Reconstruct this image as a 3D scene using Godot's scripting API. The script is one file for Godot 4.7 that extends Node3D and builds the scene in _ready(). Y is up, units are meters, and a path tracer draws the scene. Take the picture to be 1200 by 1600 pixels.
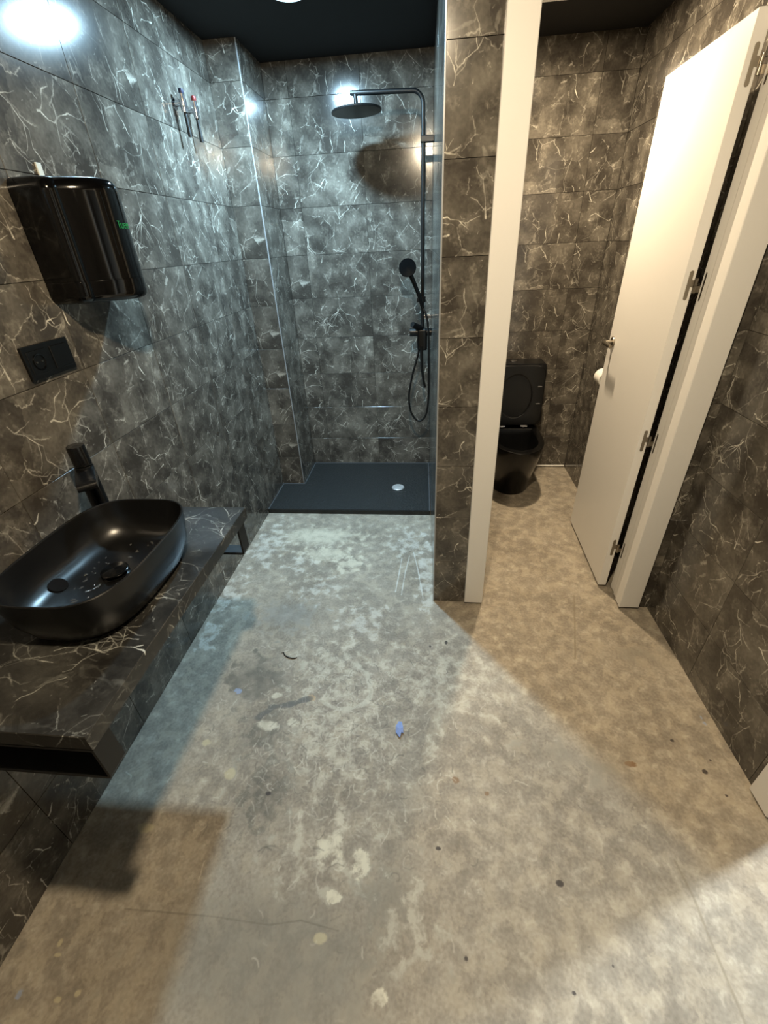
extends Node3D
# A small dark-marble washroom: shower at the back left, toilet cubicle at the back right, basin counter at the left.

const LEFT := -1.085      # tile faces
const RIGHT := 1.055
const BACK := -3.2
const REAR := 0.85
const CEIL := 2.4
const PART := 0.032       # left face of the wall between shower and cubicle, at its front end
const PARTB := 0.008      # ... and at its back end: it stands a little askew
const FRONT := -1.655     # front face of the cubicle's front wall
const TW := 0.4
const TH := 0.25
const TT := 0.008

var M := {}
var used := {}
var tile_meshes := {}
var rng := RandomNumberGenerator.new()

# ------------------------------------------------------------------ mesh builder
class MB:
	var v := PackedVector3Array()
	var t := PackedInt32Array()
	func tri(a: int, b: int, c: int) -> void:
		t.append(a); t.append(b); t.append(c)
	func quad(a: int, b: int, c: int, d: int) -> void:
		tri(a, b, c); tri(a, c, d)
	# rings: equally long arrays of Vector3; consecutive rings are joined
	func loft(rings: Array, cap_a := true, cap_b := true, closed := true) -> void:
		var s := v.size()
		var n: int = rings[0].size()
		for r in rings:
			for p in r:
				v.append(p)
		var m := n if closed else n - 1
		for i in rings.size() - 1:
			for j in m:
				var k := (j + 1) % n
				quad(s + i * n + j, s + i * n + k, s + (i + 1) * n + k, s + (i + 1) * n + j)
		if cap_a:
			_fan(rings[0], true)
		if cap_b:
			_fan(rings[-1], false)
	func _fan(r, turn: bool) -> void:
		var s := v.size()
		var c := Vector3.ZERO
		for p in r:
			v.append(p)
			c += p
		v.append(c / r.size())
		var n: int = r.size()
		for j in n:
			var k := (j + 1) % n
			if turn:
				tri(s + n, s + k, s + j)
			else:
				tri(s + n, s + j, s + k)
	# box with rounded vertical edges and chamfered top and bottom
	func box(c: Vector3, size: Vector3, r := 0.0, seg := 1) -> void:
		var h := size / 2.0
		if r <= 0.0:
			loft([_rect(c, h.x, h.z, -h.y, 0, 1), _rect(c, h.x, h.z, h.y, 0, 1)])
			return
		var rings := []
		for k in seg + 1:
			var a := PI / 2 * k / seg
			rings.append(_rect(c, h.x - r + r * sin(a), h.z - r + r * sin(a), -h.y + r - r * cos(a), r * maxf(sin(a), 0.02), seg))
		for k in seg + 1:
			var a := PI / 2 * (seg - k) / seg
			rings.append(_rect(c, h.x - r + r * sin(a), h.z - r + r * sin(a), h.y - r + r * cos(a), r * maxf(sin(a), 0.02), seg))
		loft(rings)
	func _rect(c: Vector3, hx: float, hz: float, y: float, r: float, seg: int) -> Array:
		var out := []
		if r <= 0.0:
			for q in [[1, 1], [-1, 1], [-1, -1], [1, -1]]:
				out.append(c + Vector3(hx * q[0], y, hz * q[1]))
			return out
		var k := 0
		for q in [[1, 1], [-1, 1], [-1, -1], [1, -1]]:
			for i in seg + 1:
				var a := PI / 2 * (k + float(i) / seg)
				out.append(c + Vector3((hx - r) * q[0] + r * cos(a), y, (hz - r) * q[1] + r * sin(a)))
			k += 1
		return out
	func tube(path: Array, r, sides := 10, caps := true) -> void:
		var rings := []
		var d0: Vector3 = (path[1] - path[0]).normalized()
		var up := Vector3.UP if absf(d0.y) < 0.9 else Vector3.RIGHT
		var x := d0.cross(up).normalized()
		for i in path.size():
			var d: Vector3 = (path[mini(i + 1, path.size() - 1)] - path[maxi(i - 1, 0)]).normalized()
			x = (x - d * x.dot(d)).normalized()
			var y := d.cross(x)
			var rr: float = r[i] if r is Array else r
			var ring := []
			for k in sides:
				var a := TAU * k / sides
				ring.append(path[i] + (x * cos(a) + y * sin(a)) * rr)
			rings.append(ring)
		loft(rings, caps, caps)
	# profile: [radius, height] pairs turned round the y axis
	func lathe(profile: Array, c := Vector3.ZERO, seg := 24, basis := Basis.IDENTITY, caps := true) -> void:
		var rings := []
		for p in profile:
			var ring := []
			for k in seg:
				var a := TAU * k / seg
				ring.append(c + basis * Vector3(maxf(p[0], 0.0002) * cos(a), p[1], maxf(p[0], 0.0002) * sin(a)))
			rings.append(ring)
		loft(rings, caps, caps)
	# 2D outline, thickened along local z from z0 to z1, then moved by tr
	func extrude(poly: PackedVector2Array, z0: float, z1: float, tr := Transform3D.IDENTITY) -> void:
		var s := v.size()
		var n := poly.size()
		for z in [z0, z1]:
			for p in poly:
				v.append(tr * Vector3(p.x, p.y, z))
		for j in n:
			var k := (j + 1) % n
			quad(s + j, s + k, s + n + k, s + n + j)
		var cw := Geometry2D.is_polygon_clockwise(poly)
		var f := Geometry2D.triangulate_polygon(poly)
		for i in range(0, f.size(), 3):
			var a := poly[f[i]]; var b := poly[f[i + 1]]; var c := poly[f[i + 2]]
			var neg: bool = ((b - a).cross(c - a) < 0.0) != cw
			var p: int = f[i + 2] if neg else f[i + 1]
			var q: int = f[i + 1] if neg else f[i + 2]
			tri(s + f[i], s + q, s + p)
			tri(s + n + f[i], s + n + p, s + n + q)
	func turned(tr: Transform3D) -> MB:
		for i in v.size():
			v[i] = tr * v[i]
		return self
	func mesh(smooth := 40.0) -> ArrayMesh:
		var vol := 0.0
		var c := Vector3.ZERO
		for p in v:
			c += p
		c /= maxi(v.size(), 1)
		for i in range(0, t.size(), 3):
			vol += (v[t[i]] - c).dot((v[t[i + 1]] - c).cross(v[t[i + 2]] - c))
		if vol > 0.0:   # Godot's front faces run clockwise
			for i in range(0, t.size(), 3):
				var k := t[i + 1]; t[i + 1] = t[i + 2]; t[i + 2] = k
		var fn := PackedVector3Array()
		var near := {}
		for i in range(0, t.size(), 3):
			fn.append((v[t[i + 2]] - v[t[i]]).cross(v[t[i + 1]] - v[t[i]]))
			for k in 3:
				var q := Vector3i((v[t[i + k]] * 20000.0).round())
				if not near.has(q):
					near[q] = []
				near[q].append(i / 3)
		var lim := cos(deg_to_rad(smooth))
		var pv := PackedVector3Array(); var pn := PackedVector3Array()
		for i in range(0, t.size(), 3):
			var n0 := fn[i / 3].normalized()
			if fn[i / 3].length() < 1e-14:
				continue
			for k in 3:
				var p := v[t[i + k]]
				var sum := Vector3.ZERO
				for f in near[Vector3i((p * 20000.0).round())]:
					if fn[f].normalized().dot(n0) > lim:
						sum += fn[f]
				pv.append(p)
				pn.append(sum.normalized() if sum.length() > 1e-14 else n0)
		var arr := []
		arr.resize(Mesh.ARRAY_MAX)
		arr[Mesh.ARRAY_VERTEX] = pv
		arr[Mesh.ARRAY_NORMAL] = pn
		var m := ArrayMesh.new()
		m.add_surface_from_arrays(Mesh.PRIMITIVE_TRIANGLES, arr)
		return m

func rrect(hx: float, hy: float, r: float, seg := 4) -> PackedVector2Array:
	var out := PackedVector2Array()
	var k := 0
	for q in [[1, 1], [-1, 1], [-1, -1], [1, -1]]:
		for i in seg + 1:
			var a := PI / 2 * (k + float(i) / seg)
			out.append(Vector2((hx - r) * q[0] + r * cos(a), (hy - r) * q[1] + r * sin(a)))
		k += 1
	return out

# ------------------------------------------------------------------ naming and placing
func numbered(called: String) -> String:
	used[called] = used.get(called, -1) + 1
	return called if used[called] == 0 else "%s_%03d" % [called, used[called]]

func tag(o: Node, label: String, category: String, group := "") -> void:
	o.set_meta("label", label)
	o.set_meta("category", category)
	if group:
		o.set_meta("group", group)

func thing(called: String, label: String, category: String, at := Vector3.ZERO, group := "") -> Node3D:
	var o := Node3D.new()
	o.name = numbered(called)
	add_child(o)
	o.position = at
	tag(o, label, category, group)
	return o

func part(called: String, mb: MB, m: Material, parent: Node, smooth := 40.0, label := "") -> MeshInstance3D:
	var o := MeshInstance3D.new()
	o.name = called
	o.mesh = mb.mesh(smooth)
	o.material_override = null
	o.mesh.surface_set_material(0, m)
	o.cast_shadow = GeometryInstance3D.SHADOW_CASTING_SETTING_ON
	parent.add_child(o, true)
	if label:
		o.set_meta("label", label)
	return o

func struct(called: String, mb: MB, m: Material, smooth := 30.0) -> MeshInstance3D:
	var o := part(called, mb, m, self, smooth)
	o.set_meta("kind", "structure")
	return o

func mat(c: Color, rough: float, metal := 0.0, spec := 0.5) -> StandardMaterial3D:
	var m := StandardMaterial3D.new()
	m.albedo_color = c
	m.roughness = rough
	m.metallic = metal
	m.metallic_specular = spec
	return m

# ------------------------------------------------------------------ computed textures
func noise_bytes(w: int, h: int, kind: int, freq: float, sd: int, oct := 4, warp := 0.0, ret := -1) -> PackedByteArray:
	var n := FastNoiseLite.new()
	n.noise_type = kind
	n.seed = sd
	n.frequency = freq
	n.fractal_type = FastNoiseLite.FRACTAL_FBM if oct > 1 else FastNoiseLite.FRACTAL_NONE
	n.fractal_octaves = oct
	if ret >= 0:
		n.cellular_return_type = ret
	if warp > 0.0:
		n.domain_warp_enabled = true
		n.domain_warp_amplitude = warp
		n.domain_warp_frequency = freq * 1.3
		n.domain_warp_fractal_octaves = 3
	var im := n.get_image(w, h)
	im.convert(Image.FORMAT_L8)
	return im.get_data()

func vein(buf: PackedFloat32Array, w: int, cell: Rect2i, p: Vector2, dir: float, length: int, wid: float, power: float, r: RandomNumberGenerator, depth := 0) -> void:
	var way := dir + r.randf_range(-0.3, 0.3)
	var left := r.randi_range(8, 40)
	var i := 0
	while i < length:
		i += 1
		left -= 1
		if left <= 0:      # a kink
			left = r.randi_range(6, 46)
			way = dir + r.randf_range(-0.75, 0.75)
			if depth < 2 and r.randf() < 0.42:
				vein(buf, w, cell, p, dir + (1.0 if r.randf() < 0.5 else -1.0) * r.randf_range(0.35, 1.1), int((length - i) * r.randf_range(0.25, 0.8)), wid * r.randf_range(0.5, 0.9), power * r.randf_range(0.6, 1.0), r, depth + 1)
		var jit := way + r.randf_range(-0.4, 0.4)
		p += Vector2(cos(jit), sin(jit))
		var k := float(i) / length
		var ww := wid * (0.6 + 0.4 * sin(i * 0.09 + wid * 7.0)) * (1.0 - 0.75 * k) + 0.45
		var pw := power * (0.72 + 0.28 * sin(i * 0.057 + dir * 3.0)) * (1.0 - 0.35 * k)
		var x0 := int(p.x - ww - 1.0); var y0 := int(p.y - ww - 1.0)
		for y in range(maxi(y0, cell.position.y), mini(y0 + int(2 * ww) + 4, cell.end.y)):
			for x in range(maxi(x0, cell.position.x), mini(x0 + int(2 * ww) + 4, cell.end.x)):
				var a := clampf((ww + 0.7 - Vector2(x + 0.5, y + 0.5).distance_to(p)) / (0.9 + 0.35 * ww), 0.0, 1.0) * pw
				if a > buf[y * w + x]:
					buf[y * w + x] = a

# Dark brecciated marble: `cols` x `rows` different slabs of cw x ch pixels in one sheet.
func marble(cols: int, rows: int, cw: int, ch: int, sd: int, many: float, ground := 1.0) -> ImageTexture:
	var w := cols * cw
	var h := rows * ch
	var r := RandomNumberGenerator.new()
	r.seed = sd
	var cloud := noise_bytes(w, h, FastNoiseLite.TYPE_SIMPLEX_SMOOTH, 0.0065, sd + 1, 5, 40.0)
	var frag := noise_bytes(w, h, FastNoiseLite.TYPE_CELLULAR, 0.0085, sd + 2, 1, 26.0, FastNoiseLite.RETURN_CELL_VALUE)
	var edge := noise_bytes(w, h, FastNoiseLite.TYPE_CELLULAR, 0.0085, sd + 2, 1, 26.0, FastNoiseLite.RETURN_DISTANCE2_SUB)
	var fine := noise_bytes(w, h, FastNoiseLite.TYPE_SIMPLEX, 0.05, sd + 4, 4)
	var wisp := noise_bytes(w, h, FastNoiseLite.TYPE_SIMPLEX, 0.010, sd + 5, 5, 50.0)
	var buf := PackedFloat32Array()
	buf.resize(w * h)
	var tone := []
	var split := []
	for cy in rows:
		for cx in cols:
			var cell := Rect2i(cx * cw, cy * ch, cw, ch)
			tone.append(r.randf_range(0.84, 1.14))
			split.append([r.randi_range(cw / 4, cw), r.randf_range(0.74, 1.34)])
			var area := cw * ch / 100000.0
			for k in int((3 + r.randi() % 4) * many * area):
				var from := Vector2(r.randf_range(cell.position.x, cell.end.x), r.randf_range(cell.position.y, cell.end.y))
				var dir := (PI / 2 if r.randf() < 0.75 else 0.3) + r.randf_range(-0.65, 0.65) + (PI if r.randf() < 0.5 else 0.0)
				vein(buf, w, cell, from, dir, r.randi_range(90, 280), r.randf_range(1.0, 3.3), r.randf_range(0.5, 1.0), r)
			for k in int(5 * many * area):      # broad faint wisps
				var from := Vector2(r.randf_range(cell.position.x, cell.end.x), r.randf_range(cell.position.y, cell.end.y))
				vein(buf, w, cell, from, PI / 2 + r.randf_range(-0.8, 0.8), r.randi_range(40, 130), r.randf_range(5.0, 11.0), r.randf_range(0.12, 0.28), r, 1)
			for k in int(26 * many * area):     # flecks
				var from := Vector2(r.randf_range(cell.position.x, cell.end.x), r.randf_range(cell.position.y, cell.end.y))
				vein(buf, w, cell, from, r.randf() * TAU, r.randi_range(1, 12), r.randf_range(0.4, 2.0), r.randf_range(0.25, 0.75), r, 2)
	var dark := Vector3(60, 56, 51) * ground
	var lite := Vector3(152, 146, 134) * ground
	var pale := Vector3(236, 232, 218)
	var out := PackedByteArray()
	out.resize(w * h * 3)
	for y in h:
		var cy := y / ch
		for x in w:
			var i := y * w + x
			var c: int = cy * cols + x / cw
			var k: float = cloud[i] * 0.0024 + frag[i] * 0.0010 - 0.17 + (fine[i] - 128) * 0.0006
			var tn: float = tone[c]
			if x % cw > split[c][0]:
				tn *= split[c][1]
			k = clampf(k * tn, 0.0, 1.0)
			var e: float = clampf(1.0 - edge[i] / 8.0, 0.0, 1.0) * clampf((wisp[i] - 128) / 40.0, 0.0, 1.0) * 0.5
			var g: float = clampf((wisp[i] - 150) / 55.0, 0.0, 1.0) * 0.2 * (fine[i] / 150.0)
			var b := dark.lerp(lite, clampf(k + g, 0.0, 1.0)).lerp(pale, clampf(maxf(buf[i] * (0.8 + fine[i] * 0.0022), e), 0.0, 0.95))
			out[i * 3] = int(b.x)
			out[i * 3 + 1] = int(b.y)
			out[i * 3 + 2] = int(b.z)
	return ImageTexture.create_from_image(Image.create_from_data(w, h, false, Image.FORMAT_RGB8, out))

const FX0 := -1.15
const FZ0 := -3.25
const FW := 2.3
const FH := 4.2
const FP := 470.0     # floor texture pixels in a metre

# Stains seen on the concrete: [kind, x, z, half width, half depth] in metres
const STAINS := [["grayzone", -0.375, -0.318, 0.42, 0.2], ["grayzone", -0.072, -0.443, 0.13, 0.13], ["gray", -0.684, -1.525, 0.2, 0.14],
	["pale", -0.69, -2.201, 0.36, 0.13], ["pale", -0.445, -1.941, 0.12, 0.09], ["pale", -0.6, -2.02, 0.2, 0.09], ["dust", -0.98, -2.104, 0.13, 0.26], ["dust", -1.04, -1.669, 0.08, 0.16], ["dust", -1.03, -1.362, 0.05, 0.08], ["dust", -0.106, -2.138, 0.13, 0.17], ["dust", 0.0, -1.9, 0.05, 0.3], ["scuff", -0.742, -1.93, 0.1, 0.1], ["scuff", -0.564, -1.719, 0.14, 0.1], ["scuff", -0.3, -1.5, 0.14, 0.12],
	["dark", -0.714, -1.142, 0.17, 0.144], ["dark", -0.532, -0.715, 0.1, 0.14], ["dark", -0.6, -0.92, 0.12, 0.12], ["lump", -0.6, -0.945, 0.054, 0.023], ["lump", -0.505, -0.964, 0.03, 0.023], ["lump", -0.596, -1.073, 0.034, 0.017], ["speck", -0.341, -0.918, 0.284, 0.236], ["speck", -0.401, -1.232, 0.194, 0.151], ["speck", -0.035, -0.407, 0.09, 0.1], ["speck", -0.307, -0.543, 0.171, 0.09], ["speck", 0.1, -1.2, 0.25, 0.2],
	["beige", -0.676, -0.757, 0.02, 0.021], ["beige", -0.808, -0.863, 0.019, 0.014], ["beige", -0.88, -0.58, 0.033, 0.015], ["beige", -0.962, -0.305, 0.01, 0.012], ["beige", -0.951, -0.281, 0.012, 0.007], ["beige", -0.892, -0.206, 0.014, 0.008], ["beige", -0.85, -0.221, 0.011, 0.009], ["beige", -0.269, -0.369, 0.022, 0.012],
	["white", -0.282, -0.561, 0.058, 0.042], ["white", -0.186, -0.544, 0.028, 0.034], ["white", -0.244, -0.455, 0.018, 0.017], ["white", -0.107, -0.274, 0.031, 0.021], ["tan", -0.455, -1.072, 0.018, 0.017], ["blue", -0.768, -1.083, 0.017, 0.014], ["blue", -0.995, -0.205, 0.012, 0.016], ["blue", 1.019, -1.081, 0.01, 0.024],
	["dot", 0.874, -0.98, 0.009, 0.007], ["dot", 0.932, -0.876, 0.010, 0.009], ["dot", 0.96, -0.804, 0.005, 0.005], ["dot", -0.518, -0.706, 0.011, 0.008], ["dot", 0.109, -0.36, 0.006, 0.006], ["dot", 0.362, -0.321, 0.005, 0.004], ["dot", 0.47, -0.376, 0.004, 0.005], ["dot", 0.043, -0.592, 0.008, 0.005], ["dot", 0.969, -0.917, 0.004, 0.004], ["brown", 0.69, -0.887, 0.023, 0.012], ["dot", 0.381, -0.534, 0.014, 0.010], ["brown", 0.104, -0.79, 0.013, 0.012], ["brown", 0.202, -0.757, 0.010, 0.008], ["dot", 0.09, -1.386, 0.007, 0.011], ["dot", 0.018, -1.36, 0.006, 0.007], ["darkgr", 0.601, -0.845, 0.06, 0.085], ["darkgr", 0.459, -0.9, 0.13, 0.069], ["darkgr", 0.9, -1.35, 0.13, 0.07], ["darkgr", 0.3, -1.9, 0.06, 0.1]]
# kind: [r, g, b, strength, how ragged, how speckled]
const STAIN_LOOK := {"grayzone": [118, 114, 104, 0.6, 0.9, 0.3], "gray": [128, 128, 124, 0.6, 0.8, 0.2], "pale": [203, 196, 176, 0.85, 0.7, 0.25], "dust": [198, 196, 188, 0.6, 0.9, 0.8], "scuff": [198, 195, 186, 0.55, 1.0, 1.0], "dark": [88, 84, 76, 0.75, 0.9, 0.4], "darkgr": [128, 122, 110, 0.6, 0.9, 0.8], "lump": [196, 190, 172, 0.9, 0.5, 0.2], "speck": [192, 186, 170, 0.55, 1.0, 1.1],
	"beige": [184, 173, 142, 0.75, 0.35, 0.0], "white": [208, 202, 182, 0.9, 0.8, 0.5], "tan": [190, 160, 122, 0.8, 0.4, 0.1], "blue": [140, 155, 186, 0.8, 0.8, 0.2], "dot": [62, 56, 52, 0.9, 0.3, 0.0], "brown": [120, 92, 66, 0.85, 0.6, 0.3]}
const LINES := [["crack", [-0.828, -0.384, -0.577, -0.388, -0.413, -0.383, -0.329, -0.399, -0.221, -0.386]], ["seam", [0.72, -0.612, 0.731, -0.526, 0.73, -0.443, 0.733, -0.364, 0.734, -0.2]], ["seam", [0.737, -1.726, 0.688, -1.529, 0.635, -1.324]], ["scratch", [-0.101, -2.024, -0.119, -1.868, -0.13, -1.688]], ["scratch", [-0.08, -2.062, -0.05, -1.898, -0.018, -1.669]], ["scratch", [-0.144, -1.999, -0.155, -1.813, -0.162, -1.711]],
	["streak", [-0.649, -0.971, -0.606, -1.02, -0.533, -1.039, -0.457, -1.072]], ["ringarc", [-0.3, -1.25, -0.245, -1.19, -0.228, -1.14, -0.218, -1.101, -0.239, -1.057, -0.286, -1.032, -0.35, -1.03, -0.406, -1.052]]]

func concrete() -> ImageTexture:
	var w := int(FW * FP)
	var h := int(FH * FP)
	var big := noise_bytes(w, h, FastNoiseLite.TYPE_SIMPLEX_SMOOTH, 0.006, 41, 4, 40.0)
	var mid := noise_bytes(w, h, FastNoiseLite.TYPE_SIMPLEX, 0.028, 42, 5, 14.0)
	var fine := noise_bytes(w, h, FastNoiseLite.TYPE_SIMPLEX, 0.13, 43, 4)
	var blot := noise_bytes(w, h, FastNoiseLite.TYPE_SIMPLEX, 0.022, 44, 5, 30.0)
	var col := PackedVector3Array()
	col.resize(w * h)
	var base := Vector3(147, 138, 124)
	for i in w * h:
		var k: float = (big[i] - 128) * 0.12 + (mid[i] - 128) * 0.10 + (fine[i] - 128) * 0.11
		var c := base + Vector3(k, k, k * 0.95)
		var p := smoothstep(118.0, 205.0, blot[i])
		c = c.lerp(Vector3(178, 167, 147), p * 0.45)
		c = c.lerp(Vector3(122, 116, 106), smoothstep(120.0, 50.0, blot[i]) * 0.3)
		var q := smoothstep(165.0, 230.0, mid[i])
		c = c.lerp(Vector3(196, 188, 170), q * 0.3)
		col[i] = c
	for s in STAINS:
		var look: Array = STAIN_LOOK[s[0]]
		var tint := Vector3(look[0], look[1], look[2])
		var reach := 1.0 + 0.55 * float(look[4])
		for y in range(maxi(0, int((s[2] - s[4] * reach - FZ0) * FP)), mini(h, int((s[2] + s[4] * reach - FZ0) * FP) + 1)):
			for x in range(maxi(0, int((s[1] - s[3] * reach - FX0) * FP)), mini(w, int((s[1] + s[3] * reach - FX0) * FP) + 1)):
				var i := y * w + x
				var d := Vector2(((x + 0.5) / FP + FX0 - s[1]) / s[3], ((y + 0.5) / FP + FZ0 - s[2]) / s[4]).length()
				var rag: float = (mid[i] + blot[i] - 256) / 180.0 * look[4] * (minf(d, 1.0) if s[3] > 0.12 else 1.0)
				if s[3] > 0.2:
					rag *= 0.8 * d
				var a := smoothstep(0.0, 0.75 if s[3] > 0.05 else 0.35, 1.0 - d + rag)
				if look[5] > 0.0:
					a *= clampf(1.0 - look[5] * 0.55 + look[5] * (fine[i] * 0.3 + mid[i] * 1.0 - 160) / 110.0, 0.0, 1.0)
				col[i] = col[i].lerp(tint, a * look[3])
	for l in LINES:
		var p: Array = l[1]
		var look: Array = {"crack": [100, 93, 82, 0.6, 0.0014], "seam": [128, 118, 100, 0.55, 0.003], "scratch": [206, 208, 204, 0.6, 0.0028], "streak": [96, 94, 90, 0.3, 0.012], "ringarc": [186, 181, 166, 0.26, 0.010]}[l[0]]
		for k in range(0, p.size() - 2, 2):
			var a := Vector2(p[k], p[k + 1]); var b := Vector2(p[k + 2], p[k + 3])
			var n := int(a.distance_to(b) * FP * 1.5) + 1
			for j in n:
				var q := a.lerp(b, float(j) / n)
				var px := int((q.x - FX0) * FP); var py := int((q.y - FZ0) * FP)
				var rr: float = look[4] * FP
				for y in range(maxi(0, py - int(rr) - 2), mini(h, py + int(rr) + 3)):
					for x in range(maxi(0, px - int(rr) - 2), mini(w, px + int(rr) + 3)):
						var i := y * w + x
						var d := Vector2(x + 0.5, y + 0.5).distance_to((q - Vector2(FX0, FZ0)) * FP)
						var al: float = clampf(rr + 0.7 - d + (mid[i] - 128) / 255.0 * rr * 1.1, 0.0, 1.0) * look[3] * 0.35
						col[i] = col[i].lerp(Vector3(look[0], look[1], look[2]), al)
	# scuffs: short pale and dark scratches, most of them where the floor is worn
	var r := RandomNumberGenerator.new()
	r.seed = 303
	for n in 2600:
		var worn := n < 1500
		var q := Vector2(r.randfn(-0.32, 0.22), r.randfn(-1.0, 0.22)) if worn else Vector2(r.randf_range(-1.1, 1.05), r.randf_range(-3.1, 0.5))
		var dir := r.randf() * TAU
		var turn := r.randf_range(-0.12, 0.12)
		var tone := Vector3(206, 200, 185) if r.randf() < 0.72 else Vector3(92, 88, 80)
		var al := r.randf_range(0.1, 0.34) * (1.0 if worn else 0.65)
		var wide := r.randf_range(0.3, 1.1)
		for j in r.randi_range(3, 24 if worn else 11):
			dir += turn + r.randf_range(-0.3, 0.3)
			q += Vector2(cos(dir), sin(dir)) / FP
			var c := (q - Vector2(FX0, FZ0)) * FP
			for y in range(maxi(0, int(c.y - 1.5)), mini(h, int(c.y + 2.5))):
				for x in range(maxi(0, int(c.x - 1.5)), mini(w, int(c.x + 2.5))):
					var a := clampf(wide + 0.5 - Vector2(x + 0.5, y + 0.5).distance_to(c), 0.0, 1.0) * al
					col[y * w + x] = col[y * w + x].lerp(tone, a)
	var out := PackedByteArray()
	out.resize(w * h * 3)
	for i in w * h:
		var c := col[i]
		out[i * 3] = int(clampf(c.x, 0, 255)); out[i * 3 + 1] = int(clampf(c.y, 0, 255)); out[i * 3 + 2] = int(clampf(c.z, 0, 255))
	return ImageTexture.create_from_image(Image.create_from_data(w, h, false, Image.FORMAT_RGB8, out))

func noise_tex(freq: float, sd: int, normal := false, strength := 4.0) -> ImageTexture:
	var n := FastNoiseLite.new()
	n.seed = sd
	n.frequency = freq
	n.fractal_octaves = 4
	var im := n.get_seamless_image(256, 256)
	if normal:
		im.convert(Image.FORMAT_RGBA8)
		im.bump_map_to_normal_map(strength)
	return ImageTexture.create_from_image(im)

func materials() -> void:
	var tm := mat(Color(1, 1, 1), 0.14, 0.0, 0.5)
	tm.albedo_texture = marble(4, 4, 400, 250, 11, 1.0)
	M.tile = tm
	var cm := mat(Color(0.8, 0.82, 0.84), 0.3, 0.0, 0.5)
	cm.albedo_texture = marble(1, 1, 850, 560, 78, 1.7, 0.6)
	M.slab = cm
	M.grout = mat(Color(0.17, 0.165, 0.155), 0.9)
	var fm := mat(Color(1, 1, 1), 0.62, 0.0, 0.4)
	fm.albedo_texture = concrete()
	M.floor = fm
	M.ceiling = mat(Color(0.07, 0.07, 0.075), 0.85)
	M.plaster = mat(Color(0.84, 0.83, 0.8), 0.9)
	M.white = mat(Color(0.88, 0.87, 0.85), 0.38, 0.0, 0.45)
	M.black_gloss = mat(Color(0.035, 0.036, 0.038), 0.12, 0.0, 0.5)
	M.black_matt = mat(Color(0.03, 0.031, 0.033), 0.38, 0.0, 0.5)
	M.black_steel = mat(Color(0.05, 0.05, 0.052), 0.5, 0.0, 0.5)
	M.black_ceramic = mat(Color(0.045, 0.045, 0.047), 0.3, 0.0, 0.5)
	M.toilet = mat(Color(0.03, 0.03, 0.031), 0.22, 0.0, 0.4)
	M.dull_black = mat(Color(0.03, 0.025, 0.024), 0.8, 0.0, 0.2)
	M.faucet = mat(Color(0.04, 0.04, 0.042), 0.24, 0.0, 0.55)
	M.chrome = mat(Color(0.8, 0.8, 0.82), 0.14, 1.0)
	M.nickel = mat(Color(0.58, 0.55, 0.5), 0.32, 1.0)
	M.trim = mat(Color(0.62, 0.63, 0.64), 0.4, 0.3)
	M.rubber = mat(Color(0.3, 0.3, 0.3), 0.7)
	M.paper = mat(Color(0.92, 0.91, 0.88), 0.95)
	M.blue = mat(Color(0.5, 0.58, 0.78), 0.6)
	M.blue_cap = mat(Color(0.07, 0.08, 0.2), 0.35)
	M.red_cap = mat(Color(0.42, 0.1, 0.1), 0.35)
	M.green = mat(Color(0.06, 0.5, 0.22), 0.4)
	M.twig = mat(Color(0.12, 0.11, 0.1), 0.9)
	var tray := mat(Color(0.12, 0.123, 0.12), 0.5, 0.0, 0.5)
	tray.uv1_triplanar = true
	tray.uv1_scale = Vector3(4, 4, 4)
	tray.normal_enabled = true
	tray.normal_texture = noise_tex(0.05, 9, true, 5.0)
	tray.normal_scale = 0.5
	M.tray = tray
	var water := mat(Color(1, 1, 1, 0.05), 0.03)
	water.transparency = BaseMaterial3D.TRANSPARENCY_ALPHA
	water.refraction_enabled = true
	water.refraction_scale = 0.033
	M.water = water

# ------------------------------------------------------------------ tiles
# One tile lies in the xy plane, its face at z = 0, its body behind; corner at the origin.
func tile_mesh(w: float, h: float, variant: int, u0: float, v0: float) -> ArrayMesh:
	var key := "%.4f %.4f %d %.3f %.3f" % [w, h, variant, u0, v0]
	if tile_meshes.has(key):
		return tile_meshes[key]
	var c := 0.0006
	var rings := [[0.0, -TT], [0.0, -c], [c, 0.0]]
	var p := []
	for r in rings:
		p.append([Vector3(r[0], r[0], r[1]), Vector3(w - r[0], r[0], r[1]), Vector3(w - r[0], h - r[0], r[1]), Vector3(r[0], h - r[0], r[1])])
	var st := SurfaceTool.new()
	st.begin(Mesh.PRIMITIVE_TRIANGLES)
	st.set_smooth_group(-1)
	var quads := [[p[2][0], p[2][3], p[2][2], p[2][1]]]
	for k in 2:
		for j in 4:
			var n := (j + 1) % 4
			quads.append([p[k][j], p[k + 1][j], p[k + 1][n], p[k][n]])
	var cell := Vector2(variant % 4, variant / 4)
	for q in quads:
		for i in [0, 1, 2, 0, 2, 3]:
			var a: Vector3 = q[i]
			var uv := Vector2(clampf((a.x + u0) / TW, 0.003, 0.997), clampf(1.0 - (a.y + v0) / TH, 0.003, 0.997))
			st.set_uv((cell + uv) / 4.0)
			st.add_vertex(a)
	st.generate_normals()
	st.set_material(M.tile)
	tile_meshes[key] = st.commit()
	return tile_meshes[key]

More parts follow.
